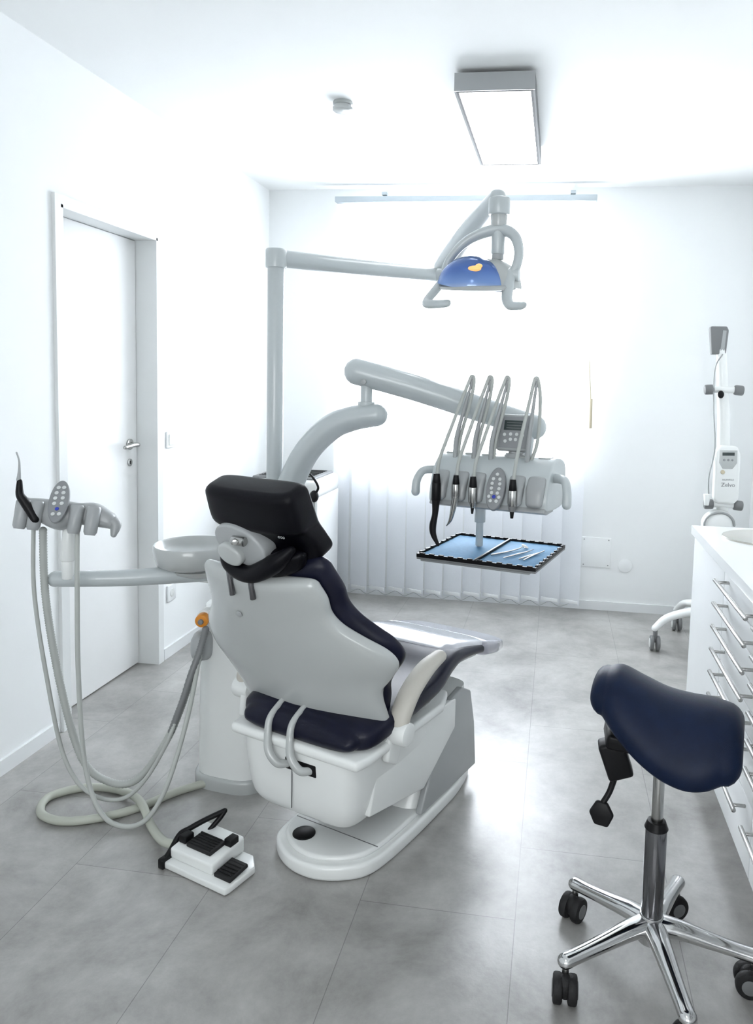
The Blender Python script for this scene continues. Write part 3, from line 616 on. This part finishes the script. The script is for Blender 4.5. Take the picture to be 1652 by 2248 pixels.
sweep('grip_left',[(-.118,-.02,-.02),(-.145,-.04,-.065),(-.168,-.06,-.102),(-.155,-.09,-.118),(-.10,-.11,-.120),(-.080,-.112,-.118)],[.020,.019,.018,.017,.015,.014],M_arm,flat=.8)
sweep('grip_right',[(.115,-.02,-.01),(.118,-.05,-.06),(.122,-.08,-.10),(.14,-.10,-.125),(.175,-.115,-.128),(.185,-.118,-.126)],[.022,.020,.019,.018,.016,.014],M_arm,flat=.8)

# ------------------------------------------------------------------ foot pedal
group('foot_pedal',(-1.06,1.91,0),-rad(20),local=True)
XF=XF@Matrix.Diagonal((1,.76,1,1))
prism('pedal_base',[(.0,.0),(.235,.0),(.24,.02),(.24,.15),(.20,.20),(.03,.20),(.0,.17)],.002,.022,M_white,bevel=.005)
V=bverts(.0,.165,.03,.2,.02,.07); V=[(x,y,z if z<.05 else (.052 if y<.1 else .070)) for x,y,z in V]
finish('pedal_housing',V,BF,M_white,bevel=.008)
Mq=basis((.085,.10,.062),(1,0,0),(0,1,.10))
prism('pedal_pad_main',[(-.045,-.04),(.05,-.04),(.055,.035),(-.04,.035)],-.004,.009,M_rub,M=Mq,bevel=.004)
for j in range(6): prism('pedal_rib_%d'%j,[(-.038,-.034+j*.012),(.045,-.034+j*.012),(.045,-.028+j*.012),(-.038,-.028+j*.012)],.008,.011,M_bplas,M=Mq,bevel=.001)
box('pedal_switch_a',(.022,.085,.068),(.028,.045,.022),M_bplas,.004); box('pedal_switch_b',(.150,.15,.072),(.026,.045,.022),M_bplas,.004)
box('pedal_pad_low',(.200,.08,.030),(.062,.095,.012),M_rub,.004,rot=(rad(4),0,0))
for j in range(5): box('pad_low_rib_%d'%j,(.200,.048+j*.016,.037),(.052,.007,.003),M_bplas,.001,rot=(rad(4),0,0))
XF=Matrix.Translation((-1.06,1.91,0))@Matrix.Rotation(-rad(20),4,'Z')
sweep('pedal_guard',[(-.006,.0,.015),(-.006,.03,.035),(-.006,.065,.066),(.008,.09,.076),(.035,.13,.092),(.066,.172,.106)],[.008]*6,M_bplas,seg=10)
sweep('pedal_guard_b',[(.066,.172,.106),(.060,.157,.088),(.045,.125,.058)],[.008,.008,.007],M_bplas,seg=10)
boxr('guard_foot',-.016,.006,-.008,.03,.0,.03,M_bplas,.005)

# ------------------------------------------------------------------ saddle stool
group('saddle_stool',(.275,1.77,0),0,local=True)
for i,a in enumerate((210,138,66,-6,-78)):
    c_,s_=math.cos(rad(a)),math.sin(rad(a)); R_=.235
    sweep('stool_leg_%d'%i,[(0,0,.125),(c_*.06,s_*.06,.122),(c_*.14,s_*.14,.108),(c_*.20,s_*.20,.098),(c_*R_,s_*R_,.093)],[.030,.026,.021,.019,.020],M_chrome,flat=.8,seg=16)
    cyl('caster_stem_%d'%i,(c_*R_,s_*R_,.05),(c_*R_,s_*R_,.095),.008,M_steel)
    ta=rad(a+60+40*i); tx,ty=math.cos(ta),math.sin(ta); ox,oy=c_*R_-ty*.0+tx*.010,s_*R_+ty*.010
    for sd in (-1,1):
        p0=(ox-ty*.006*sd,oy+tx*.006*sd,.032); p1=(ox-ty*.028*sd,oy+tx*.028*sd,.032)
        cyl('caster_wheel_%d_%d'%(i,sd),p0,p1,.032,M_rub,bev=.006)
        p2=(ox-ty*.030*sd,oy+tx*.030*sd,.032); cyl('caster_disc_%d_%d'%(i,sd),p1,p2,.018,M_mgrey)
    ell('caster_hood_%d'%i,(ox,oy,.038),(.022,.022,.028),M_rub)
cyl('stool_hub',(0,0,.085),(0,0,.15),.034,M_chrome,r1=.028)
cyl('gas_lift_outer',(0,0,.14),(0,0,.37),.0255,M_dchrome); cyl('gas_lift_collar',(0,0,.365),(0,0,.385),.028,M_bplas,r1=.022)
cyl('gas_lift_rod',(0,0,.38),(0,0,.58),.014,M_steel)
box('tilt_mechanism',(-.03,.0,.575),(.20,.10,.035),M_bplas,.008,rot=(0,rad(8),0))
box('tilt_bracket',(-.105,-.02,.54),(.06,.05,.09),M_bplas,.008,rot=(0,rad(-20),0))
sweep('height_lever',[(-.10,-.03,.52),(-.115,-.04,.47),(-.13,-.05,.445)],[.008,.007,.007],M_bplas)
prism('lever_paddle',[(-.028,0),(-.014,-.026),(.018,-.028),(.03,0),(.014,.026),(-.012,.028)],-.006,.008,M_bplas,M=basis((-.135,-.055,.420),(1,-.2,0),(0,.2,1)),bevel=.005)
XF=Matrix.Translation((.282,1.77,0))@Matrix.Rotation(rad(-14),4,'Z')
def ssec(l,z,hw,ht,b_): return (l,0,z,0,-1,0,.0,0,1,hw,ht,b_)
loft('saddle_seat',[ssec(-.135,.690,.088,.046,-2.4),ssec(-.105,.686,.114,.056,-2.8),ssec(-.055,.664,.134,.060,-3.0),ssec(0,.646,.147,.060,-3.1),ssec(.055,.640,.154,.060,-3.1),ssec(.10,.640,.150,.060,-3.0),ssec(.134,.638,.136,.056,-2.8)],M_seat,n=64,p=2.5,sub=7,rx=.7)

# ------------------------------------------------------------------ whitening lamp on stand
group('teeth_whitening_lamp',(.86,4.1,0))
PX,PY=.875,4.1
sweep('stand_column',[(.885,PY,.30),(.882,PY,.8),(.868,PY,1.2),(.850,PY,1.42),(.835,PY,1.60)],[.034,.034,.032,.029,.026],M_white,seg=20)
prism('top_handle_loop',[(-.032,-.075),(.040,-.072),(.048,.05),(.038,.07),(-.04,.07),(-.046,.06)],-.022,.022,M_mgrey,M=basis((.815,PY,1.655),(1,0,0),(0,0,1)),bevel=.012)
prism('top_handle_recess',[(.010,-.055),(.030,-.055),(.036,.048),(.018,.05)],-.024,-.018,M_grey,M=basis((.815,PY,1.655),(1,0,0),(0,0,1))@Matrix.Translation((0,0,.043)),bevel=.002)
for z_,x_,nm in ((1.40,.855,'upper'),(.80,.885,'lower')):
    cyl('clamp_bar_'+nm,(x_-.06,PY-.02,z_),(x_+.06,PY-.02,z_),.017,M_white)
    for s_ in (-1,1): cyl('clamp_knob_%s_%d'%(nm,s_),(x_+s_*.050,PY-.02,z_),(x_+s_*.098,PY-.02,z_-.003),.026,M_mgrey,bev=.008)
ell('clamp_dark',(.835,PY-.05,1.375),(.016,.014,.02),M_bplas)
Mc=basis((.880,PY-.05,.965),(1,0,.03),(0,0,1))
prism('control_box',[(-.062,-.13),(-.04,-.155),(.045,-.155),(.066,-.13),(.070,.10),(.055,.145),(-.03,.15),(-.055,.12)],-.03,.022,M_white,M=Mc,bevel=.014)
prism('control_screen_frame',[(-.036,.06),(-.02,.03),(.03,.03),(.052,.06),(.052,.125),(-.034,.125)],.020,.025,M_shell,M=Mc,bevel=.002)
prism('control_lcd',[(-.022,.098),(.038,.098),(.038,.114),(-.022,.114)],.024,.0265,M_lcd,M=Mc,bevel=.0005)
for j,xx in enumerate((-.012,.008,.028)): cyl('control_key_%d'%j,Mc@Vector((xx,.075,.024)),Mc@Vector((xx,.075,.027)),.006,M_panel,seg=14)
cyl('control_badge',Mc@Vector((-.018,.012,.021)),Mc@Vector((-.018,.012,.026)),.011,M_beigecord,seg=20)
text('brand_text_small','NORVELLE',.012,Mc@Matrix.Translation((.01,-.028,.0235)),M_panel)
text('brand_text','Zelvo',.030,Mc@Matrix.Translation((.01,-.055,.0235)),M_panel)
ell('lamp_head',(.86,PY-.03,.70),(.085,.07,.075),M_white,rot=(0,rad(-12),0))
sweep('lamp_head_ring',[(.86+.075*math.cos(a),PY-.075,.70+.065*math.sin(a)) for a in [i*math.pi/8 for i in range(0,15)]],.006,M_grey,seg=8)
sweep('power_cable',[(.835,PY-.03,1.58),(.80,PY-.04,1.5),(.805,PY-.04,1.3),(.82,PY-.05,1.1),(.795,PY-.07,.95),(.80,PY-.07,.85)],.004,M_grey,seg=8)
cyl('cable_plug',(.79,PY-.075,.86),(.79,PY-.075,.80),.018,M_white,r1=.012)
cyl('stand_hub',(.885,PY,.18),(.885,PY,.32),.05,M_white,r1=.034,bev=.01)
for i,(ex,ey) in enumerate(((.57,4.05),(.80,3.80),(1.10,3.92),(1.08,4.36),(.74,4.42))):
    dx,dy=ex-.885,ey-PY
    sweep('stand_leg_%d'%i,[(.885,PY,.22),(.885+dx*.4,PY+dy*.4,.215),(.885+dx*.8,PY+dy*.8,.18),(ex,ey,.125)],[.040,.032,.028,.024],M_white,flat=.7,seg=16)
    cyl('stand_caster_stem_%d'%i,(ex,ey,.045),(ex,ey,.12),.012,M_mgrey)
    for s_ in (-1,1): cyl('stand_caster_%d_%d'%(i,s_),(ex+s_*.006,ey,.04),(ex+s_*.026,ey,.04),.04,M_mgrey,bev=.006)
    for s_ in (-1,1): cyl('stand_caster_disc_%d_%d'%(i,s_),(ex+s_*.026,ey,.04),(ex+s_*.028,ey,.04),.024,M_white)

# ------------------------------------------------------------------ equipment cart in the corner
group('equipment_cart',(-1.56,4.3,0))
XF=Matrix.Translation((-.10,0,0))
boxr('cart_body',-1.62,-1.25,4.12,4.50,.10,.70,M_white,.02)
boxr('cart_side_panel',-1.24,-1.225,4.10,4.52,.10,.72,M_trim,.004)
boxr('device_body',-1.65,-1.22,4.08,4.52,.71,.82,M_white,.03)
boxr('device_top_grille',-1.62,-1.25,4.11,4.49,.815,.832,M_mgrey,.008)
for j in range(9): boxr('grille_slot_%d'%j,-1.59,-1.28,4.14+j*.038,4.155+j*.038,.831,.835,M_bplas,.001)
sweep('device_cable',[(-1.50,4.4,.84),(-1.38,4.2,.90),(-1.25,4.05,.86),(-1.20,4.03,.80),(-1.215,4.04,.76),(-1.24,4.05,.73)],.007,M_bplas,seg=8)
ell('device_plug',(-1.225,4.04,.74),(.026,.022,.034),M_bplas)
for i,(x_,y_) in enumerate(((-1.59,4.16),(-1.29,4.16),(-1.59,4.46),(-1.29,4.46))):
    cyl('cart_caster_%d'%i,(x_-.012,y_,.03),(x_+.012,y_,.03),.03,M_mgrey); cyl('cart_stem_%d'%i,(x_,y_,.04),(x_,y_,.105),.01,M_mgrey)

# ------------------------------------------------------------------ light
def area(name,loc,rot,sx,sy,power,col):
    l=bpy.data.lights.new(name,'AREA'); l.shape='RECTANGLE'; l.size=sx; l.size_y=sy; l.energy=power; l.color=col
    o=bpy.data.objects.new(name,l); bpy.context.collection.objects.link(o); o.location=loc; o.rotation_euler=rot; return o
area('daylight_window_back',((WX0+WX1)/2,YB+.22,(WZ0+WZ1)/2),(rad(-90),0,0),WX1-WX0+.1,WZ1-WZ0+.1,205,(.96,.985,1))
area('added_fill_front',((RX0+RX1)/2,YF-.22,1.6),(rad(90),0,0),RX1-RX0,1.4,55,(.97,.99,1))  # added fill from the camera side, through the unseen window
w=bpy.data.worlds.new('sky'); sc.world=w; w.use_nodes=True
w.node_tree.nodes['Background'].inputs[0].default_value=(.9,.95,1,1); w.node_tree.nodes['Background'].inputs[1].default_value=1.5

# ------------------------------------------------------------------ camera
yaw,pit,rol=.1432,.0866,.0269
Fw=Vector((-math.sin(yaw)*math.cos(pit),math.cos(yaw)*math.cos(pit),-math.sin(pit)))
R0=Vector((math.cos(yaw),math.sin(yaw),0)); U0=R0.cross(Fw)
R1=R0*math.cos(rol)+U0*math.sin(rol); U1=-R0*math.sin(rol)+U0*math.cos(rol)
cd=bpy.data.cameras.new('camera'); cam=bpy.data.objects.new('camera',cd); bpy.context.collection.objects.link(cam)
Mc=Matrix.Identity(4)
for i,v in enumerate((R1,U1,-Fw,Vector((0,0,1.42)))):
    for j in range(3): Mc[j][i]=v[j]
cam.matrix_world=Mc
cd.sensor_fit='AUTO'; cd.sensor_width=36; cd.lens=1654.0/2248*36; cd.shift_x=-.0683; cd.shift_y=-.0666; cd.clip_start=.05
sc.camera=cam
